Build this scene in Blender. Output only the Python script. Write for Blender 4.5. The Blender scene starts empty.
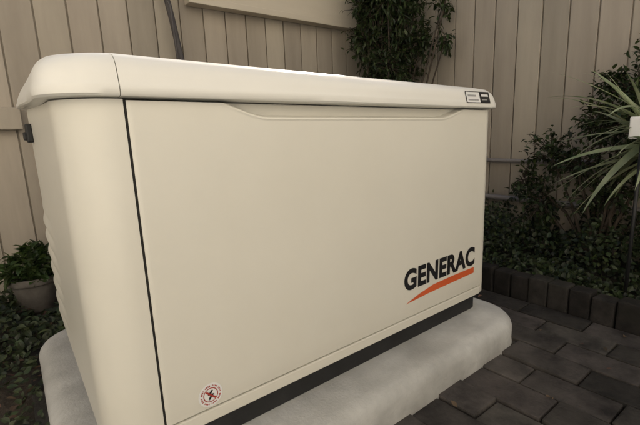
import bpy, bmesh, math, random
from mathutils import Vector, Matrix, noise
random.seed(7)
S=bpy.context.scene
COL=S.collection
L=0.993; ZB=.15; ZT=.716; D=.73; H=.10
FY=1.40; FX=1.95      # fence planes

# ---------------------------------------------------------------- helpers
def newmat(name):
    m=bpy.data.materials.new(name); m.use_nodes=True
    nt=m.node_tree; b=nt.nodes['Principled BSDF']
    return m,nt,b
def setin(b,**k):
    for n,v in k.items():
        n=n.replace('_',' ')
        if n in b.inputs: b.inputs[n].default_value=v
def mat_noise(name,c1,c2,scale=8,detail=6,rough=.7,bump=.2,bscale=60,bdist=.002,island=0.0,stretch=None,spec=.5,trans=0,dirt=None,ground_dirt=None):
    m,nt,b=newmat(name)
    N=nt.nodes;K=nt.links
    tc=N.new('ShaderNodeTexCoord'); mp=N.new('ShaderNodeMapping')
    K.new(tc.outputs['Object'],mp.inputs[0])
    if stretch: mp.inputs['Scale'].default_value=stretch
    n=N.new('ShaderNodeTexNoise'); n.inputs['Scale'].default_value=scale; n.inputs['Detail'].default_value=detail
    n.inputs['Roughness'].default_value=.65
    K.new(mp.outputs[0],n.inputs['Vector'])
    r=N.new('ShaderNodeValToRGB'); r.color_ramp.elements[0].position=.33; r.color_ramp.elements[1].position=.68
    r.color_ramp.elements[0].color=(*c1,1); r.color_ramp.elements[1].color=(*c2,1)
    K.new(n.outputs['Fac'],r.inputs[0]); out=r.outputs[0]
    if dirt:
        n3=N.new('ShaderNodeTexNoise'); n3.inputs['Scale'].default_value=dirt[0]; n3.inputs['Detail'].default_value=7
        K.new(mp.outputs[0],n3.inputs['Vector'])
        mr=N.new('ShaderNodeMapRange'); mr.inputs['From Min'].default_value=.45; mr.inputs['From Max'].default_value=.75
        mr.inputs['To Min'].default_value=0; mr.inputs['To Max'].default_value=dirt[1]
        K.new(n3.outputs['Fac'],mr.inputs['Value'])
        mx=N.new('ShaderNodeMixRGB'); mx.inputs[2].default_value=(*dirt[2],1)
        K.new(mr.outputs[0],mx.inputs[0]); K.new(out,mx.inputs[1]); out=mx.outputs[0]
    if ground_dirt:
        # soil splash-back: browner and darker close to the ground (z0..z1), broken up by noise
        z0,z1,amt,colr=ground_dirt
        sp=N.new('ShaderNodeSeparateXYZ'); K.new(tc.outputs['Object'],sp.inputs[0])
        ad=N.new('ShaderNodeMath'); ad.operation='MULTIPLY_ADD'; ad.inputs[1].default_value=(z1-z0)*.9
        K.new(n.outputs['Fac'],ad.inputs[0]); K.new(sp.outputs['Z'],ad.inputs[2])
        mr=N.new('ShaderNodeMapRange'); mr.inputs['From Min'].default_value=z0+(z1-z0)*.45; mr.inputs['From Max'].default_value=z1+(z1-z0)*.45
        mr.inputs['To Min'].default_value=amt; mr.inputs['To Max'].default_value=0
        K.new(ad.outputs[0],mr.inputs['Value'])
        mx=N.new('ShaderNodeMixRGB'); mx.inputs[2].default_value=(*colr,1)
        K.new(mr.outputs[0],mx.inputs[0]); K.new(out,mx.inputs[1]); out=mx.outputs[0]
    if island>0:
        g=N.new('ShaderNodeNewGeometry'); hs=N.new('ShaderNodeHueSaturation')
        mr=N.new('ShaderNodeMapRange'); mr.inputs['To Min'].default_value=1-island; mr.inputs['To Max'].default_value=1+island
        K.new(g.outputs['Random Per Island'],mr.inputs['Value']); K.new(mr.outputs[0],hs.inputs['Value'])
        mr2=N.new('ShaderNodeMapRange'); mr2.inputs['To Min'].default_value=.5-island*.05; mr2.inputs['To Max'].default_value=.5+island*.03
        mt=N.new('ShaderNodeMath'); mt.operation='MULTIPLY'; mt.inputs[1].default_value=7.31
        fr=N.new('ShaderNodeMath'); fr.operation='FRACT'
        K.new(g.outputs['Random Per Island'],mt.inputs[0]);K.new(mt.outputs[0],fr.inputs[0]);K.new(fr.outputs[0],mr2.inputs['Value'])
        K.new(mr2.outputs[0],hs.inputs['Hue'])
        K.new(out,hs.inputs['Color']); out=hs.outputs[0]
    K.new(out,b.inputs['Base Color'])
    b.inputs['Roughness'].default_value=rough
    setin(b,Specular_IOR_Level=spec)
    if bump>0:
        n2=N.new('ShaderNodeTexNoise'); n2.inputs['Scale'].default_value=bscale; n2.inputs['Detail'].default_value=5
        K.new(mp.outputs[0],n2.inputs['Vector'])
        bp=N.new('ShaderNodeBump'); bp.inputs['Strength'].default_value=bump; bp.inputs['Distance'].default_value=bdist
        K.new(n2.outputs['Fac'],bp.inputs['Height']); K.new(bp.outputs[0],b.inputs['Normal'])
    if trans>0:
        t=N.new('ShaderNodeBsdfTranslucent'); K.new(out,t.inputs['Color'])
        mx=N.new('ShaderNodeMixShader'); mx.inputs[0].default_value=trans
        K.new(b.outputs[0],mx.inputs[1]);K.new(t.outputs[0],mx.inputs[2])
        K.new(mx.outputs[0],N['Material Output'].inputs['Surface'])
    return m
def obj(name,bm=None,mat=None,parent=None,smooth=False):
    me=bpy.data.meshes.new(name)
    if bm: bm.to_mesh(me); bm.free()
    o=bpy.data.objects.new(name,me); COL.objects.link(o)
    if mat: me.materials.append(mat)
    if smooth:
        for p in me.polygons: p.use_smooth=True
    if parent: o.parent=parent
    return o
def empty(name):
    o=bpy.data.objects.new(name,None); COL.objects.link(o); return o
def box(bm,c,s,bev=0,rot=None):
    M=Matrix.Translation(c)
    if rot is not None: M=M@rot
    M=M@Matrix.Diagonal((s[0],s[1],s[2],1))
    r=bmesh.ops.create_cube(bm,size=1,matrix=M)
    if bev>0:
        es=list({e for v in r['verts'] for e in v.link_edges})
        bmesh.ops.bevel(bm,geom=es,offset=bev,segments=2,affect='EDGES',profile=.6)
def tube(bm,pts,r,seg=8,taper=None):
    rings=[]
    n=len(pts)
    for i,p in enumerate(pts):
        p=Vector(p)
        d=(Vector(pts[min(i+1,n-1)])-Vector(pts[max(i-1,0)])).normalized()
        a=d.cross(Vector((0,0,1)) if abs(d.z)<.9 else Vector((1,0,0))).normalized(); b=d.cross(a)
        rr=r if taper is None else r*(1-(1-taper)*i/(n-1))
        rings.append([bm.verts.new(p+a*rr*math.cos(t*2*math.pi/seg)+b*rr*math.sin(t*2*math.pi/seg)) for t in range(seg)])
    for i in range(n-1):
        for t in range(seg):
            bm.faces.new((rings[i][t],rings[i][(t+1)%seg],rings[i+1][(t+1)%seg],rings[i+1][t]))
    bm.faces.new(rings[0][::-1]); bm.faces.new(rings[-1])
def rrect(x0,x1,y0,y1,rs,n=10):
    out=[]
    cs=[((x0,y0),(1,1),math.pi),((x1,y0),(-1,1),1.5*math.pi),((x1,y1),(-1,-1),0),((x0,y1),(1,-1),.5*math.pi)]
    for (c,s,a0),r in zip(cs,rs):
        cx=c[0]+s[0]*r; cy=c[1]+s[1]*r
        for i in range(n+1):
            a=a0+i/n*math.pi/2
            out.append((cx+r*math.cos(a),cy+r*math.sin(a)))
    return out
def loft(bm,loops,capb=True,capt=True):
    R=[[bm.verts.new(p) for p in lp] for lp in loops]
    n=len(R[0])
    for i in range(len(R)-1):
        for t in range(n):
            bm.faces.new((R[i][t],R[i][(t+1)%n],R[i+1][(t+1)%n],R[i+1][t]))
    if capb: bm.faces.new(R[0][::-1])
    if capt: bm.faces.new(R[-1])
def sst(a,b,x):
    t=max(0,min(1,(x-a)/(b-a))); return t*t*(3-2*t)

# ---------------------------------------------------------------- materials
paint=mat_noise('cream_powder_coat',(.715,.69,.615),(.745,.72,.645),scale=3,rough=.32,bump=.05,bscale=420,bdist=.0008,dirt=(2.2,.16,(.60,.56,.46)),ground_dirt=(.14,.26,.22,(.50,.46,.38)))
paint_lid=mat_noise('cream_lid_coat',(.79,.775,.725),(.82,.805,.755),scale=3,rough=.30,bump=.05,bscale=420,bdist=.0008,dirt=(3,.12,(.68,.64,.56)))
black=mat_noise('black_base_plastic',(.008,.008,.009),(.018,.018,.019),scale=20,rough=.55,bump=.1,bscale=200)
gap=mat_noise('dark_gap',(.01,.009,.008),(.015,.013,.01),rough=.8,bump=0)
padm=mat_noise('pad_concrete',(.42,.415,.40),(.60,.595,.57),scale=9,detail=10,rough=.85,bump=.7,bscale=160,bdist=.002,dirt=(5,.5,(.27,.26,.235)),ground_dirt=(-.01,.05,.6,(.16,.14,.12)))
ink=mat_noise('black_ink',(.012,.012,.014),(.02,.02,.022),rough=.4,bump=0)
orange=mat_noise('orange_vinyl',(.62,.11,.035),(.68,.13,.04),rough=.4,bump=0)
white=mat_noise('white_vinyl',(.78,.78,.77),(.8,.8,.79),rough=.4,bump=0)
red=mat_noise('red_ink',(.35,.04,.03),(.4,.05,.04),rough=.4,bump=0)
grey=mat_noise('grey_ink',(.3,.3,.3),(.4,.4,.4),scale=300,rough=.4,bump=0)

# ---------------------------------------------------------------- ground
bm=bmesh.new(); bmesh.ops.create_grid(bm,x_segments=4,y_segments=4,size=400)
ground=obj('ground',bm,mat_noise('ground_soil',(.025,.020,.015),(.06,.046,.034),scale=12,rough=.95,bump=.6,bscale=70,bdist=.01))
def bed(name,x0,x1,y0,y1,hgt,nx,ny):
    bm=bmesh.new(); V=[]
    for i in range(nx+1):
        row=[]
        for j in range(ny+1):
            x=x0+(x1-x0)*i/nx;y=y0+(y1-y0)*j/ny
            row.append(bm.verts.new((x,y,hgt+.03*noise.noise(Vector((x*5,y*5,0)))+.012*noise.noise(Vector((x*22,y*22,3))))))
        V.append(row)
    for i in range(nx):
        for j in range(ny): bm.faces.new((V[i][j],V[i+1][j],V[i+1][j+1],V[i][j+1]))
    return obj(name,bm,bpy.data.materials['ground_soil'],smooth=True)
bed('soil_bed',1.37,FX+.2,-2.28,FY+.2,.045,40,160)
bed('soil_bed',-2.0,1.37,.98,FY+.2,.02,160,20)
bed('soil_bed',-2.0,-.14,.30,.98,.012,100,40)

pav=mat_noise('paver_clay',(.016,.0145,.0135),(.058,.052,.047),scale=14,detail=8,rough=.86,bump=.8,bscale=120,bdist=.003,island=.55,spec=.3,dirt=(3.5,.55,(.10,.09,.078)))
edg=mat_noise('edging_brick',(.012,.011,.010),(.036,.032,.029),scale=14,detail=8,rough=.9,bump=.7,bscale=120,bdist=.003,island=.4,spec=.25,dirt=(6,.4,(.03,.035,.02)))
bm=bmesh.new()
bw,bl=.098,.198
i=0; x=1.285-bw/2
while x>-1.6:
    y=-1.1+(i%2)*.1
    while y<.98:
        if not (-.12<x<.98 and .0<y<.7) and not (x<-.16 and y>.25):
            rot=Matrix.Rotation(random.gauss(0,.018),4,'X')@Matrix.Rotation(random.gauss(0,.018),4,'Y')@Matrix.Rotation(random.gauss(0,.014),4,'Z')
            box(bm,(x+random.gauss(0,.001),y,.0+random.gauss(0,.0025)),(bw-.004,bl-.004,.04),.0045,rot)
        y+=bl
    x-=bw; i+=1
patio=obj('patio_paving',bm,pav)
bm=bmesh.new(); y=-2.2
while y<1.3:
    rot=Matrix.Rotation(random.gauss(0,.03),4,'X')@Matrix.Rotation(random.gauss(0,.04),4,'Z')
    box(bm,(1.328+random.gauss(0,.004),y,.045+random.gauss(0,.005)),(.062,.064,.12),.006,rot)
    y+=.068
obj('brick_edging',bm,edg)
bouncem=mat_noise('bounce_concrete',(.52,.505,.47),(.62,.605,.57),scale=7,detail=9,rough=.9,bump=.4,bscale=140,bdist=.002)  # pale slabs behind the camera, added to bounce sunlight up at the front
bm=bmesh.new()
for k in range(3): box(bm,(-1.5+k*1.12,-1.75,-.02),(1.11,1.09,.08),.006)
obj('bounce_slabs',bm,bouncem)

# ---------------------------------------------------------------- pad
pad=empty('generator_pad')
bm=bmesh.new(); lo=[]
for z,ins in ((0,-.004),(.015,-.002),(.03,0),(.05,0),(.07,0),(.083,.004),(.093,.012),(.099,.024),(.1,.04)):
    lo.append([(x,y,z) for x,y in rrect(-.155+ins,L+.05-ins,-.11+ins,D+.06-ins,(.12-ins*.6,)*4,12)])
loft(bm,lo)
obj('slab',bm,padm,pad,True)

# ---------------------------------------------------------------- generator
gen=empty('standby_generator')
X0=-.085
def lift(x,y): return .030*sst(0,1,max(0,min(1,(.05-x)/.12)))*sst(0.0,.7,y)-.012*max(0,min(1,x/L))
bm=bmesh.new()
loft(bm,[[(x,y,z) for x,y in rrect(X0+.02,L-.018,.014,D-.02,(.05,.04,.04,.05))] for z in (H+.001,ZB+.02)])
obj('base_skid',bm,black,gen)
P=rrect(X0,L,0,D,(.072,.035,.035,.06),14)
zs=[ZB,ZB+.004]+[ZB+.01+(ZT-ZB-.01)*k/170 for k in range(171)]
lo=[]
def louver(p,z):
    x,y=p
    if x<X0+.065 and y>.45:
        w=sst(.45,.55,y)*(1-sst(.42,.50,z))*sst(ZB+.02,ZB+.05,z)
        return -.006*w*abs(math.sin(math.pi*z/.042))
    return 0
P2=[]
n=len(P)
for k in range(n):
    a=P[k];b=P[(k+1)%n]; d=math.hypot(b[0]-a[0],b[1]-a[1])
    if abs(a[1])<1e-6 and abs(b[1])<1e-6 and d>.5:
        P2.append(a)
        for xx in (-.0004,.0008): P2.append((xx,0))
        for q in range(1,30): P2.append((q/30*(L-.036),0))
        P2.append((L-.0360,0)); P2.append((L-.0353,0))
        continue
    m=max(1,int(d/.03))
    for q in range(m): P2.append((a[0]+(b[0]-a[0])*q/m,a[1]+(b[1]-a[1])*q/m))
for z in zs:
    ins=.003 if z==ZB else 0
    lp=[]
    for x,y in P2:
        yy=y+ (.022 if (y<.0005 and .0002<x<L-.0355) else 0)
        lp.append((x+louver((x,y),z),yy+ins*(1 if y<.3 else -1),z+lift(x,y)*(z-ZB)/(ZT-ZB)))
    lo.append(lp)
bm=bmesh.new(); loft(bm,lo)
obj('enclosure_shell',bm,paint,gen,True)
bm=bmesh.new(); box(bm,(.0019,.0118,(ZB+ZT)/2),(.0036,.0212,ZT-ZB-.002)); obj('door_seam',bm,gap,gen)
bm=bmesh.new()
dx0=.0036; dx1=L-.0378; nx=260; zb0=ZB+.028; 
zl=[zb0+(ZT-.06-zb0)*k/30 for k in range(30)]+[ZT-.06+(.058)*k/60 for k in range(61)]
V=[]
def bowf(x,z): return -.004*math.sin(math.pi*min(1,max(0,(x-dx0)/(dx1-dx0))))*math.sin(math.pi*(z-ZB)/(ZT-ZB))+.0009*noise.noise(Vector((x*4,z*5,2)))
for z in zl:
    row=[]
    for i in range(nx+1):
        x=dx0+(dx1-dx0)*i/nx
        edge=ZT+.006-.030*sst(.115,.24,x)*(1-sst(.74,.885,x))
        dep=.021*sst(edge-.0015,edge+.004,z)
        dep-=.0012*math.exp(-((z-(edge-.004))/.0022)**2)*sst(.12,.2,x)*(1-sst(.78,.88,x))
        rnd=.0015*(1-sst(0,.004,x-dx0))+.002*(1-sst(0,.004,z-zb0))
        row.append(bm.verts.new((x,-.002+dep+bowf(x,z)+rnd,z+lift(x,0)*(z-ZB)/(ZT-ZB))))
    V.append(row)
for a in range(len(zl)-1):
    for i in range(nx): bm.faces.new((V[a][i],V[a][i+1],V[a+1][i+1],V[a+1][i]))
for a in range(len(zl)-1):
    p=V[a][0];q=V[a+1][0]
    p2=bm.verts.new((p.co.x,.0225,p.co.z));q2=bm.verts.new((q.co.x,.0225,q.co.z)); bm.faces.new((p,q,q2,p2))
    p=V[a][nx];q=V[a+1][nx]
    p2=bm.verts.new((p.co.x,.0225,p.co.z));q2=bm.verts.new((q.co.x,.0225,q.co.z)); bm.faces.new((p,p2,q2,q))
for i in range(nx):
    p=V[0][i];q=V[0][i+1]
    p2=bm.verts.new((p.co.x,.0225,p.co.z));q2=bm.verts.new((q.co.x,.0225,q.co.z)); bm.faces.new((p,p2,q2,q))
obj('access_door',bm,paint,gen,True)
bm=bmesh.new(); box(bm,((dx0+dx1)/2,.011,ZB+.0125),(dx1-dx0,.026,.024),.003); obj('lower_rail',bm,paint,gen)
bm=bmesh.new(); box(bm,((dx0+dx1)/2,.012,ZB+.0262),(dx1-dx0-.004,.0155,.0028)); obj('rail_gap',bm,gap,gen)

# lid
def lidloop2(x0,x1,y0,y1,r,n=10):
    P=rrect(x0,x1,y0,y1,r,n); out=[]; nn=len(P)
    for k in range(nn):
        a=P[k];b=P[(k+1)%nn]
        m=24 if (k+1)%(n+1)==0 else 1
        for q in range(m): out.append((a[0]+(b[0]-a[0])*q/m,a[1]+(b[1]-a[1])*q/m,0))
    return out
def lidmesh(xa,xb,capL,name):
    bm=bmesh.new()
    prof=[(-.004,0),(-.013,.001),(-.0155,.004),(-.016,.014),(-.0145,.018),(-.012,.030),(-.008,.043),(-.002,.052),(.006,.0585),(.028,.0645),(.07,.071),(.16,.080),(.3,.088)]
    lo=[]
    for ins,dz in prof:
        def zf(x,y,dz=dz):
            base=ZT+.002+lift(x,y)
            t=x/L
            drop=.006*max(0,min(1,t))*min(1,dz/.05)
            return base+dz*(1-.25*sst(0,1,max(0,min(1,(.05-x)/.12)))*sst(0,.7,y))-drop
        y0=ins; y1=D-ins
        if capL=='L':
            x0=xa+ (ins if ins<0.03 else .03+(ins-.03)*.16); x1=xb
            r=(max(.02,.075-ins*.3),.0001,.0001,max(.02,.07-ins*.3))
        else:
            x0=xa; x1=xb-(ins if ins<.03 else .03+(ins-.03)*.3)
            r=(.0001,max(.02,.045-ins*.1),max(.02,.045-ins*.1),.0001)
        lo.append([(x,y,zf(x,y)) for x,y,_ in lidloop2(x0,x1,y0,y1,r)])
    loft(bm,lo)
    return obj(name,bm,paint_lid,gen,True)
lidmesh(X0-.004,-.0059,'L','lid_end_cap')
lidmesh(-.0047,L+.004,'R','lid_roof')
bm=bmesh.new(); box(bm,(-.0053,D/2,ZT+.025),(.012,D-.02,.04)); obj('lid_seam',bm,gap,gen)
for o in gen.children:
    if o.name.startswith('lid_') or o.name in('access_door','enclosure_shell'):
        md=o.modifiers.new('ws','EDGE_SPLIT'); md.split_angle=math.radians(38)
bm=bmesh.new(); box(bm,(X0-.006,.60,.685),(.014,.05,.045),.004); box(bm,(X0-.014,.60,.678),(.01,.03,.02),.003)
obj('side_latch',bm,black,gen)

# logo
cu=bpy.data.curves.new('logo_text','FONT'); cu.body='GENERAC'; cu.size=.08; cu.offset=.0034; cu.extrude=.0003; cu.space_character=1.06
t=bpy.data.objects.new('logo_text',cu); COL.objects.link(t)
bpy.context.view_layer.update()
me=bpy.data.meshes.new_from_object(t.evaluated_get(bpy.context.evaluated_depsgraph_get()))
bpy.data.objects.remove(t)
t=bpy.data.objects.new('logo_text',me); COL.objects.link(t); me.materials.clear(); me.materials.append(ink)
xs=[v.co.x for v in me.vertices]; ys=[v.co.y for v in me.vertices]
sx=.316/(max(xs)-min(xs)); sy=.058/(max(ys)-min(ys))
def doory(x,z): return -.002+bowf(x,z)
for v in me.vertices:
    X=.600+(v.co.x-min(xs))*sx; Z=.253+(v.co.y-min(ys))*sy
    v.co=Vector((X,doory(X,Z)-.0010-v.co.z*.3,Z))
t.parent=gen
def decal(name,pts,mat,off=.0008):
    bm=bmesh.new()
    f=bm.faces.new([bm.verts.new((x,doory(x,z)-off,z)) for x,z in pts]); 
    return obj(name,bm,mat,gen)
decal('logo_swoosh',[(.607,.2185),(.70,.2235),(.80,.226),(.914,.228),(.914,.246),(.80,.2455),(.72,.243),(.66,.2325)],orange,.001)
def circ(cx,cz,r,n=36): return [(cx+r*math.cos(a*2*math.pi/n),cz+r*math.sin(a*2*math.pi/n)) for a in range(n)]
cx,cz=.082,.205
decal('warning_label',circ(cx,cz,.0225),white,.0009)
def ring(name,r1,r2,mat,off):
    bm=bmesh.new(); n=40
    A=[bm.verts.new((x,doory(x,z)-off,z)) for x,z in circ(cx,cz,r1,n)]
    B=[bm.verts.new((x,doory(x,z)-off,z)) for x,z in circ(cx,cz,r2,n)]
    for k in range(n): bm.faces.new((A[k],A[(k+1)%n],B[(k+1)%n],B[k]))
    obj(name,bm,mat,gen)
ring('warning_ring',.0122,.0138,red,.0013)
bm=bmesh.new()
for k in range(40):
    if k%5==4: continue
    a0=k/40*2*math.pi; a1=a0+.09
    vs=[bm.verts.new((cx+r*math.cos(a),doory(cx,cz)-.0016,cz+r*math.sin(a))) for r,a in ((.0160,a0),(.0190,a0),(.0190,a1),(.0160,a1))]
    bm.faces.new(vs)
obj('warning_text',bm,red,gen)
decal('warning_bolt',[(cx-.006,cz+.001),(cx+.002,cz+.009),(cx+.005,cz+.008),(cx+.001,cz+.002),(cx+.007,cz+.001),(cx-.003,cz-.010),(cx-.004,cz-.006),(cx-.001,cz-.001)],ink,.0016)
decal('warning_slash',[(cx-.0095,cz+.007),(cx-.007,cz+.0092),(cx+.0095,cz-.007),(cx+.007,cz-.0092)],red,.0020)
bm=bmesh.new()
def lq(x0,x1,z0,z1,off,mi):
    def yy(z):
        d=z-ZT-.002+.016
        return -.0145+.0065*max(0,(d-.018))/.025
    f=bm.faces.new([bm.verts.new((x,yy(z)-off,z)) for x,z in ((x0,z0),(x1,z0),(x1,z1),(x0,z1))]); f.material_index=mi
A=ZT-.016
lq(.834,.948,A+.020,A+.051,.0024,0); lq(.836,.898,A+.022,A+.049,.0030,1); lq(.902,.946,A+.022,A+.049,.0030,0)
lq(.842,.890,A+.0265,A+.030,.0034,2);lq(.842,.880,A+.037,A+.042,.0034,2)
lq(.906,.940,A+.038,A+.044,.0034,1);lq(.906,.932,A+.028,A+.031,.0034,2)
o=obj('lid_badge',bm,ink,gen); o.data.materials.append(white); o.data.materials.append(grey)

# ---------------------------------------------------------------- fences
fw=mat_noise('fence_vinyl_boards',(.30,.262,.21),(.42,.37,.30),scale=5,detail=8,rough=.78,bump=.35,bscale=40,bdist=.002,island=.14,stretch=(1,1,.12),dirt=(2,.4,(.23,.195,.15)))
def fence(name,axis,pos,a0,a1,bwid,ztop):
    root=empty(name)
    bm=bmesh.new(); a=a0
    while a<a1:
        w=bwid-.006
        d=random.gauss(0,.0015)
        if axis=='y': box(bm,(a+bwid/2,pos+.011+d,ztop/2+.02),(w,.02,ztop),.002)
        else: box(bm,(pos+.011+d,a+bwid/2,ztop/2+.02),(.02,w,ztop),.002)
        a+=bwid
    obj('boards',bm,fw,root)
    bm=bmesh.new()
    m=(a0+a1)/2; ln=a1-a0
    if axis=='y': box(bm,(m,pos+.0165,ztop/2),(ln,.006,ztop-.05))
    else: box(bm,(pos+.0165,m,ztop/2),(.006,ln,ztop-.05))
    for z in (.25,.95,ztop-.12):
        if axis=='y': box(bm,(m,pos+.045,z),(ln,.04,.09),.003)
        else: box(bm,(pos+.045,m,z),(.04,ln,.09),.003)
    if axis=='y': box(bm,(m,pos+.02,ztop+.04),(ln,.09,.03),.004)
    else: box(bm,(pos+.02,m,ztop+.04),(.09,ln,.03),.004)
    obj('rails',bm,fw,root)
    return root
HT=1.62
fb=fence('wooden_fence','y',FY,-2.1,FX+.02,.118,HT)
fr=fence('wooden_fence','x',FX,-2.28,FY-.002,.118,HT)
bm=bmesh.new(); box(bm,(-1.05,FY-.022,.762),(1.95,.035,.085),.004); obj('front_rail',bm,fw,fb)
fas=mat_noise('painted_fascia',(.50,.44,.35),(.58,.52,.42),scale=4,rough=.6,bump=.15,bscale=60,stretch=(.2,1,1))
bm=bmesh.new(); box(bm,(1.18,FY-.035,1.50),(1.08,.06,.43),.006); box(bm,(1.18,FY-.068,1.30),(1.08,.006,.03),.002)
obj('fascia_board',bm,fas,fb)

cm=mat_noise('conduit_grey',(.20,.18,.18),(.30,.28,.27),scale=10,rough=.5,bump=.1)
cond=empty('utility_conduit')
for k,(z,r) in enumerate(((.482,.010),(.284,.014))):
    bm=bmesh.new(); tube(bm,[(FX-.03,FY-.03,z),(FX-.03,.5,z-.002),(FX-.03,-.4,z+.001),(FX-.03,-2.2,z)],r,12)
    y=1.2
    while y>-2.1:
        box(bm,(FX-.022,y,z),(.05,.03,r*2+.012),.003); y-=.62
    obj('pipe_%d'%(k+1),bm,cm,cond,True)
# white weatherproof outlet box on a dark post in the bed
oc=empty('outlet_box')
bm=bmesh.new(); box(bm,(1.47,-.228,.635),(.05,.045,.07),.006); box(bm,(1.442,-.228,.635),(.010,.038,.058),.004); obj('cover',bm,white,oc)
bm=bmesh.new(); tube(bm,[(1.48,-.236,.03),(1.48,-.236,.602)],.006,10); obj('post',bm,black,oc,True)
bm=bmesh.new(); tube(bm,[(.66,FY-.05,.02),(.60,FY-.05,.9),(.56,FY-.045,1.20),(.52,FY-.05,1.42),(.47,FY-.05,1.62)],.014,10)
tube(bm,[(.60,FY-.075,.02),(.545,FY-.08,1.25),(.50,FY-.075,1.34),(.44,FY-.07,1.6)],.006,8)
obj('downpipe_cable',bm,mat_noise('cable_dark',(.05,.045,.045),(.09,.08,.08),rough=.6,bump=.1),smooth=True)

# ---------------------------------------------------------------- house out of view (L-shaped, pale stucco), added to bounce sunlight onto the generator
stucco=mat_noise('bounce_stucco',(.78,.76,.71),(.84,.82,.77),scale=6,rough=.9,bump=.4,bscale=120,bdist=.003)
glass=mat_noise('window_glass',(.03,.035,.04),(.05,.055,.06),rough=.08,bump=0)
trim=mat_noise('window_trim',(.78,.77,.74),(.82,.81,.78),rough=.5,bump=0)
roofm=mat_noise('roof_shingle',(.06,.05,.045),(.12,.10,.09),scale=30,rough=.9,bump=.5,bscale=50,bdist=.01)
bounce_house=empty('bounce_stucco_house')
HH=5.2; HW=2.9
bm=bmesh.new(); box(bm,(1.5,-4.3,HH/2),(9,4,HH)); box(bm,(-3.9,-.8,HW/2),(3.2,5.0,HW)); obj('walls',bm,stucco,bounce_house)
bm=bmesh.new(); box(bm,(1.5,-4.3,HH+.08),(9.3,4.3,.14)); box(bm,(-3.9,-.0,HW+.085),(3.4,4.56,.12)); obj('roof',bm,roofm,bounce_house)
bm=bmesh.new(); bt=bmesh.new()
for wx,wz in ((-1.0,4.0),(3.4,1.7),(3.4,4.0),(1.2,4.0)):
    box(bm,(wx,-2.295,wz),(.8,.02,.9)) 
    for a,b,c,d2 in ((0,.49,.95,.08),(0,-.49,.95,.08),(.44,0,.08,.9),(-.44,0,.08,.9)): box(bt,(wx+a,-2.28,wz+b),(c,.06,d2),.004)
obj('window_glass',bm,glass,bounce_house); obj('window_trim',bt,trim,bounce_house)

# ---------------------------------------------------------------- foliage
def leaf(bm,p,d,up,ln,w,fold=.25,curl=.15,mi=0):
    d=d.normalized(); s=d.cross(up)
    if s.length<1e-3: s=d.cross(Vector((1,.2,0)))
    s.normalize(); n=s.cross(d)
    a=bm.verts.new(p)
    pts=[]
    for t,ww in ((.3,.9),(.62,.85),(1,0)):
        c=p+d*ln*t-n*curl*ln*t*t
        if ww==0: tip=bm.verts.new(c)
        else: pts.append((bm.verts.new(c+s*w*ww*.5+n*fold*w*.5),bm.verts.new(c),bm.verts.new(c-s*w*ww*.5+n*fold*w*.5)))
    (l1,c1,r1),(l2,c2,r2)=pts
    for f in ((a,c1,l1),(a,r1,c1),(l1,c1,c2,l2),(c1,r1,r2,c2),(l2,c2,tip),(c2,r2,tip)):
        bm.faces.new(f).material_index=mi
def rv():
    while True:
        v=Vector((random.uniform(-1,1),random.uniform(-1,1),random.uniform(-1,1)))
        if .05<v.length<1: return v.normalized()
lf_dark=mat_noise('leaf_dark',(.016,.028,.009),(.050,.078,.024),scale=30,rough=.5,bump=0,island=.6,trans=.3)
lf_ivy=mat_noise('leaf_ivy',(.013,.022,.008),(.040,.060,.020),scale=30,rough=.5,bump=0,island=.7,trans=.2)
lf_mid=mat_noise('leaf_mid',(.03,.055,.015),(.07,.115,.032),scale=30,rough=.45,bump=0,island=.5,trans=.35)
lf_strap=mat_noise('leaf_strap',(.20,.25,.12),(.50,.54,.34),scale=9,rough=.35,bump=0,island=.4,trans=.3)  # leaf colour raised to carry backlight; the sun doesn't reach this plant
lf_dead=mat_noise('leaf_dead',(.05,.030,.018),(.12,.075,.045),scale=30,rough=.8,bump=0,island=.6)
bark=mat_noise('bark',(.03,.022,.016),(.08,.06,.042),scale=30,rough=.9,bump=.6,bscale=90,bdist=.004,stretch=(1,1,.3))
def shrub(name,base,clusters,nl,ln,mat,droop=.2,stems=True,aspect=.5):
    root=empty(name)
    bm=bmesh.new(); bs=bmesh.new(); B=Vector(base)
    for (c,r,k) in clusters:
        c=Vector(c)
        if stems:
            mid=(B+c)/2+Vector((random.uniform(-.05,.05),random.uniform(-.05,.05),.04))
            tube(bs,[B,B*.6+mid*.4+rv()*.01,mid,c*.6+mid*.4+rv()*.015,c],.009,6,.35)
        tw=max(3,int(nl*k/9))
        for _ in range(tw):
            d=rv(); e=c+Vector((d.x*r[0],d.y*r[1],d.z*r[2]))*random.uniform(.55,1.15)
            s=c+(e-c)*random.uniform(.0,.35)
            if stems: tube(bs,[s,(s+e)/2+rv()*.01,e],.0022,4,.4)
            for q in range(9):
                t=random.uniform(.2,1.05); p=s+(e-s)*t+rv()*.012
                dd=((e-s).normalized()*.6+rv()+Vector((0,0,-droop))).normalized()
                l=ln*random.uniform(.6,1.25)
                leaf(bm,p,dd,Vector((0,0,1))+rv()*.5,l,l*aspect,random.uniform(.1,.5),random.uniform(0,.4))
    obj('leaves',bm,mat,root)
    if stems: obj('stems',bs,bark,root,True)
    else: bs.free()
    return root
cl=[]
for k in range(38):
    z=random.uniform(.35,1.90)
    cl.append(((1.73+random.uniform(-.16,.12),1.13+random.uniform(-.15,.1),z),(.12,.13,.15),1))
for k in range(14):
    cl.append(((1.74+random.uniform(-.13,.10),1.09+random.uniform(-.15,.1),random.uniform(1.0,1.55)),(.13,.13,.14),1))
cl+=[((1.83,.98,1.35),(.06,.1,.14),.9),((1.83,.92,1.15),(.06,.09,.12),.9),((1.84,.80,1.30),(.04,.06,.12),.4),((1.84,.77,1.14),(.04,.05,.09),.3),((1.84,.75,1.42),(.03,.04,.09),.2)]
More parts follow.
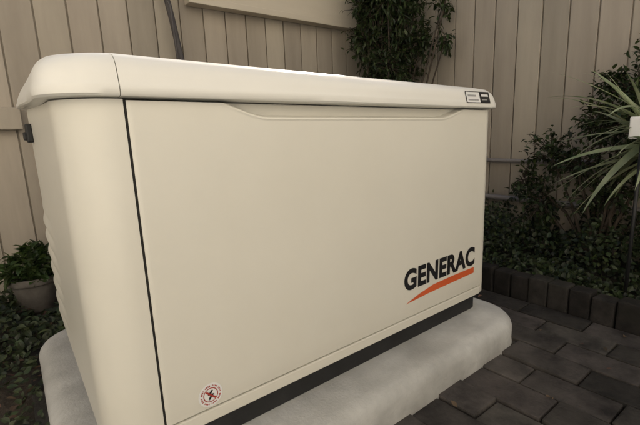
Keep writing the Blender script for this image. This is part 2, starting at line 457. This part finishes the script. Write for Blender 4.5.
shrub('corner_shrub',(1.72,1.10,.03),cl,330,.034,lf_dark,.3,True,.42)
def ivy(name,x0,x1,y0,y1,n,hf,ln,mat):
    bm=bmesh.new()
    for _ in range(n):
        x=random.uniform(x0,x1);y=random.uniform(y0,y1)
        h=hf(x,y)
        if h<=.0: continue
        z=.05+h*random.random()**.6
        d=(rv()+Vector((-.5,-.4,.1))).normalized(); l=ln*random.uniform(.5,1.3)
        leaf(bm,Vector((x,y,z)),d,Vector((-.4,-.3,1))+rv()*.5,l,l*.7,random.uniform(.05,.35),random.uniform(0,.3))
    return obj(name,bm,mat)
def hf(x,y):
    nn=noise.noise(Vector((x*6,y*6,1.5)))
    return (.03+.25*sst(1.38,1.80,x))*(.75+.95*nn)
ivy('ivy_groundcover',1.36,FX-.02,-1.6,1.25,17500,hf,.024,lf_ivy)
cl=[((1.80,.20,.30),(.12,.16,.16),1.3),((1.80,.05,.48),(.10,.13,.14),1.3),((1.82,.18,.52),(.09,.12,.12),1),((1.82,.0,.66),(.08,.1,.1),1.2),((1.80,-.15,.5),(.11,.13,.17),1.4),((1.83,.30,.40),(.06,.08,.12),.6),((1.8,-.3,.35),(.12,.15,.2),1.2),((1.84,-.02,.80),(.06,.07,.08),.8),((1.82,-.14,.76),(.10,.12,.13),1.8),((1.82,-.3,.8),(.08,.1,.12),1.2),((1.82,-.17,.92),(.07,.08,.08),.9),((1.8,-.05,.35),(.12,.15,.12),1.3),((1.8,-.12,.64),(.11,.13,.12),1.4)]
shrub('fence_shrub',(1.80,-.03,.04),cl,320,.028,lf_dark,.2,True,.5)
root=empty('strap_leaf_plant')
bm=bmesh.new(); cc=Vector((1.60,-.25,.61))
for k in range(92):
    az=random.uniform(0,2*math.pi); el=random.uniform(-.5,1.15)
    ln=random.uniform(.22,.42); w=random.uniform(.009,.0155)
    d=Vector((math.cos(az)*math.cos(el),math.sin(az)*math.cos(el),math.sin(el)))
    s=d.cross(Vector((0,0,1))).normalized(); p=cc+Vector((0,0,random.uniform(-.10,.04))); prev=None
    ben=random.uniform(.3,1.15)
    tw=random.uniform(-.6,.6)
    s=(s*math.cos(tw)+s.cross(d)*math.sin(tw)).normalized()
    for q in range(12):
        t=q/11; ww=w*(1-t**2.0)*(.55+.9*min(t*4,.5))
        nrm=s.cross(d)
        a=bm.verts.new(p+s*ww+nrm*ww*.3);c=bm.verts.new(p);b=bm.verts.new(p-s*ww+nrm*ww*.3)
        if prev:
            bm.faces.new((prev[0],prev[1],c,a));bm.faces.new((prev[1],prev[2],b,c))
        prev=(a,c,b)
        d=(d+Vector((0,0,(-.06-.10*t)*ben))).normalized(); p=p+d*ln/11
obj('leaves',bm,lf_strap,root,True)
bm=bmesh.new(); tube(bm,[(1.64,-.28,.03),(1.62,-.27,.3),(1.60,-.25,.61)],.014,8,.8); obj('stem',bm,bark,root,True)

pot=empty('potted_plant')
pm=mat_noise('pot_weathered',(.085,.075,.065),(.16,.145,.13),scale=14,rough=.85,bump=.4,bscale=70,bdist=.003)
bm=bmesh.new(); lo=[]
px,py=-.125,1.23
for r,z in ((.055,.02),(.060,.03),(.078,.13),(.080,.135),(.090,.137),(.092,.142),(.092,.160),(.088,.164),(.078,.163),(.074,.15)):
    lo.append([(px+r*math.cos(a*math.pi/18),py+r*math.sin(a*math.pi/18),z) for a in range(36)])
loft(bm,lo); obj('pot',bm,pm,pot,True)
bm=bmesh.new()
for _ in range(600):
    a=rv(); a.z=abs(a.z)
    p=Vector((px,py,.16))+Vector((a.x*.10,a.y*.10,a.z*.12))*random.random()**.5
    l=.032*random.uniform(.5,1.4)
    leaf(bm,p,(a+rv()*.8).normalized(),Vector((0,0,1))+rv()*.4,l,l*.6,.3,.3)
obj('foliage',bm,lf_mid,pot)
bm=bmesh.new()
def hl(x,y): return max(0,.10*(.55+1.3*noise.noise(Vector((x*5,y*5,7)))))
for _ in range(5200):
    x=random.uniform(-1.0,.1);y=random.uniform(.62,1.36)
    h=hl(x,y)*sst(.60,.90,y)
    if h<.008 or (x>-.16 and y<.8): continue
    d=(rv()+Vector((0,-.5,.2))).normalized(); l=.026*random.uniform(.5,1.3)
    leaf(bm,Vector((x,y,.03+h*random.random()**.6)),d,Vector((0,-.3,1))+rv()*.4,l,l*.65,.2,.2)
for _ in range(1500):
    x=random.uniform(-1.0,-.16);y=random.uniform(.25,.8)
    if noise.noise(Vector((x*7,y*7,4)))<-.15: continue
    d=rv(); d.z=abs(d.z)*.6; l=.020*random.uniform(.5,1.3)
    leaf(bm,Vector((x,y,.03+.025*random.random())),d,Vector((0,-.3,1))+rv()*.4,l,l*.6,.2,.2)
obj('bed_groundcover',bm,lf_ivy)
bm=bmesh.new()
for _ in range(600):
    x=random.uniform(-1.0,-.02);y=random.uniform(.25,1.3)
    if x>-.16 and y<.80: continue
    d=rv(); d.z*=.25; l=.022*random.uniform(.6,1.5)
    leaf(bm,Vector((x,y,.034+random.random()*.02)),d,Vector((0,0,1))+rv()*.5,l,l*.55,random.uniform(.1,.6),random.uniform(-.4,.6))
for _ in range(130):
    x=random.uniform(.2,1.28);y=random.uniform(-1.0,.95)
    if x<1.08 and y>-.13: continue
    d=rv(); d.z*=.15; l=.013*random.uniform(.4,1.5)
    leaf(bm,Vector((x,y,.027)),d,Vector((0,0,1))+rv()*.3,l,l*.6,.2,.2)
obj('leaf_litter',bm,lf_dead)

# ---------------------------------------------------------------- light
EL=math.radians(28); AZ=.76
w=bpy.data.worlds.new('World'); S.world=w; w.use_nodes=True
nt=w.node_tree; sky=nt.nodes.new('ShaderNodeTexSky'); sky.sky_type='NISHITA'; sky.sun_disc=False
sky.sun_elevation=EL; sky.sun_rotation=AZ; sky.air_density=1.0; sky.dust_density=3.5; sky.ozone_density=.5
nt.links.new(sky.outputs[0],nt.nodes['Background'].inputs[0]); nt.nodes['Background'].inputs[1].default_value=.15
sl=bpy.data.lights.new('sun','SUN'); sl.energy=5; sl.angle=math.radians(.5); sl.color=(1,.95,.86)
so=bpy.data.objects.new('sun',sl); COL.objects.link(so)
d=Vector((math.sin(AZ)*math.cos(EL),math.cos(AZ)*math.cos(EL),math.sin(EL)))
so.rotation_euler=d.to_track_quat('Z','Y').to_euler(); so.location=d*10

# ---------------------------------------------------------------- camera
yaw,pitch,roll,F=.6502,.1927,-.0404,403.2
f=Vector((math.sin(yaw)*math.cos(pitch),math.cos(yaw)*math.cos(pitch),-math.sin(pitch)))
r=Vector((math.cos(yaw),-math.sin(yaw),0)); u=r.cross(f)
r2=r*math.cos(roll)+u*math.sin(roll); u2=-r*math.sin(roll)+u*math.cos(roll)
cam=bpy.data.cameras.new('camera'); cam.sensor_width=36; cam.lens=F/640*36; cam.clip_start=.01; cam.clip_end=2000
co=bpy.data.objects.new('camera',cam); COL.objects.link(co)
M=Matrix((r2,u2,-f)).transposed().to_4x4(); M.translation=Vector((-.1439,-.645,.6555)); co.matrix_world=M
S.camera=co
S.view_settings.view_transform='Standard'; S.view_settings.look='None'; S.view_settings.exposure=0
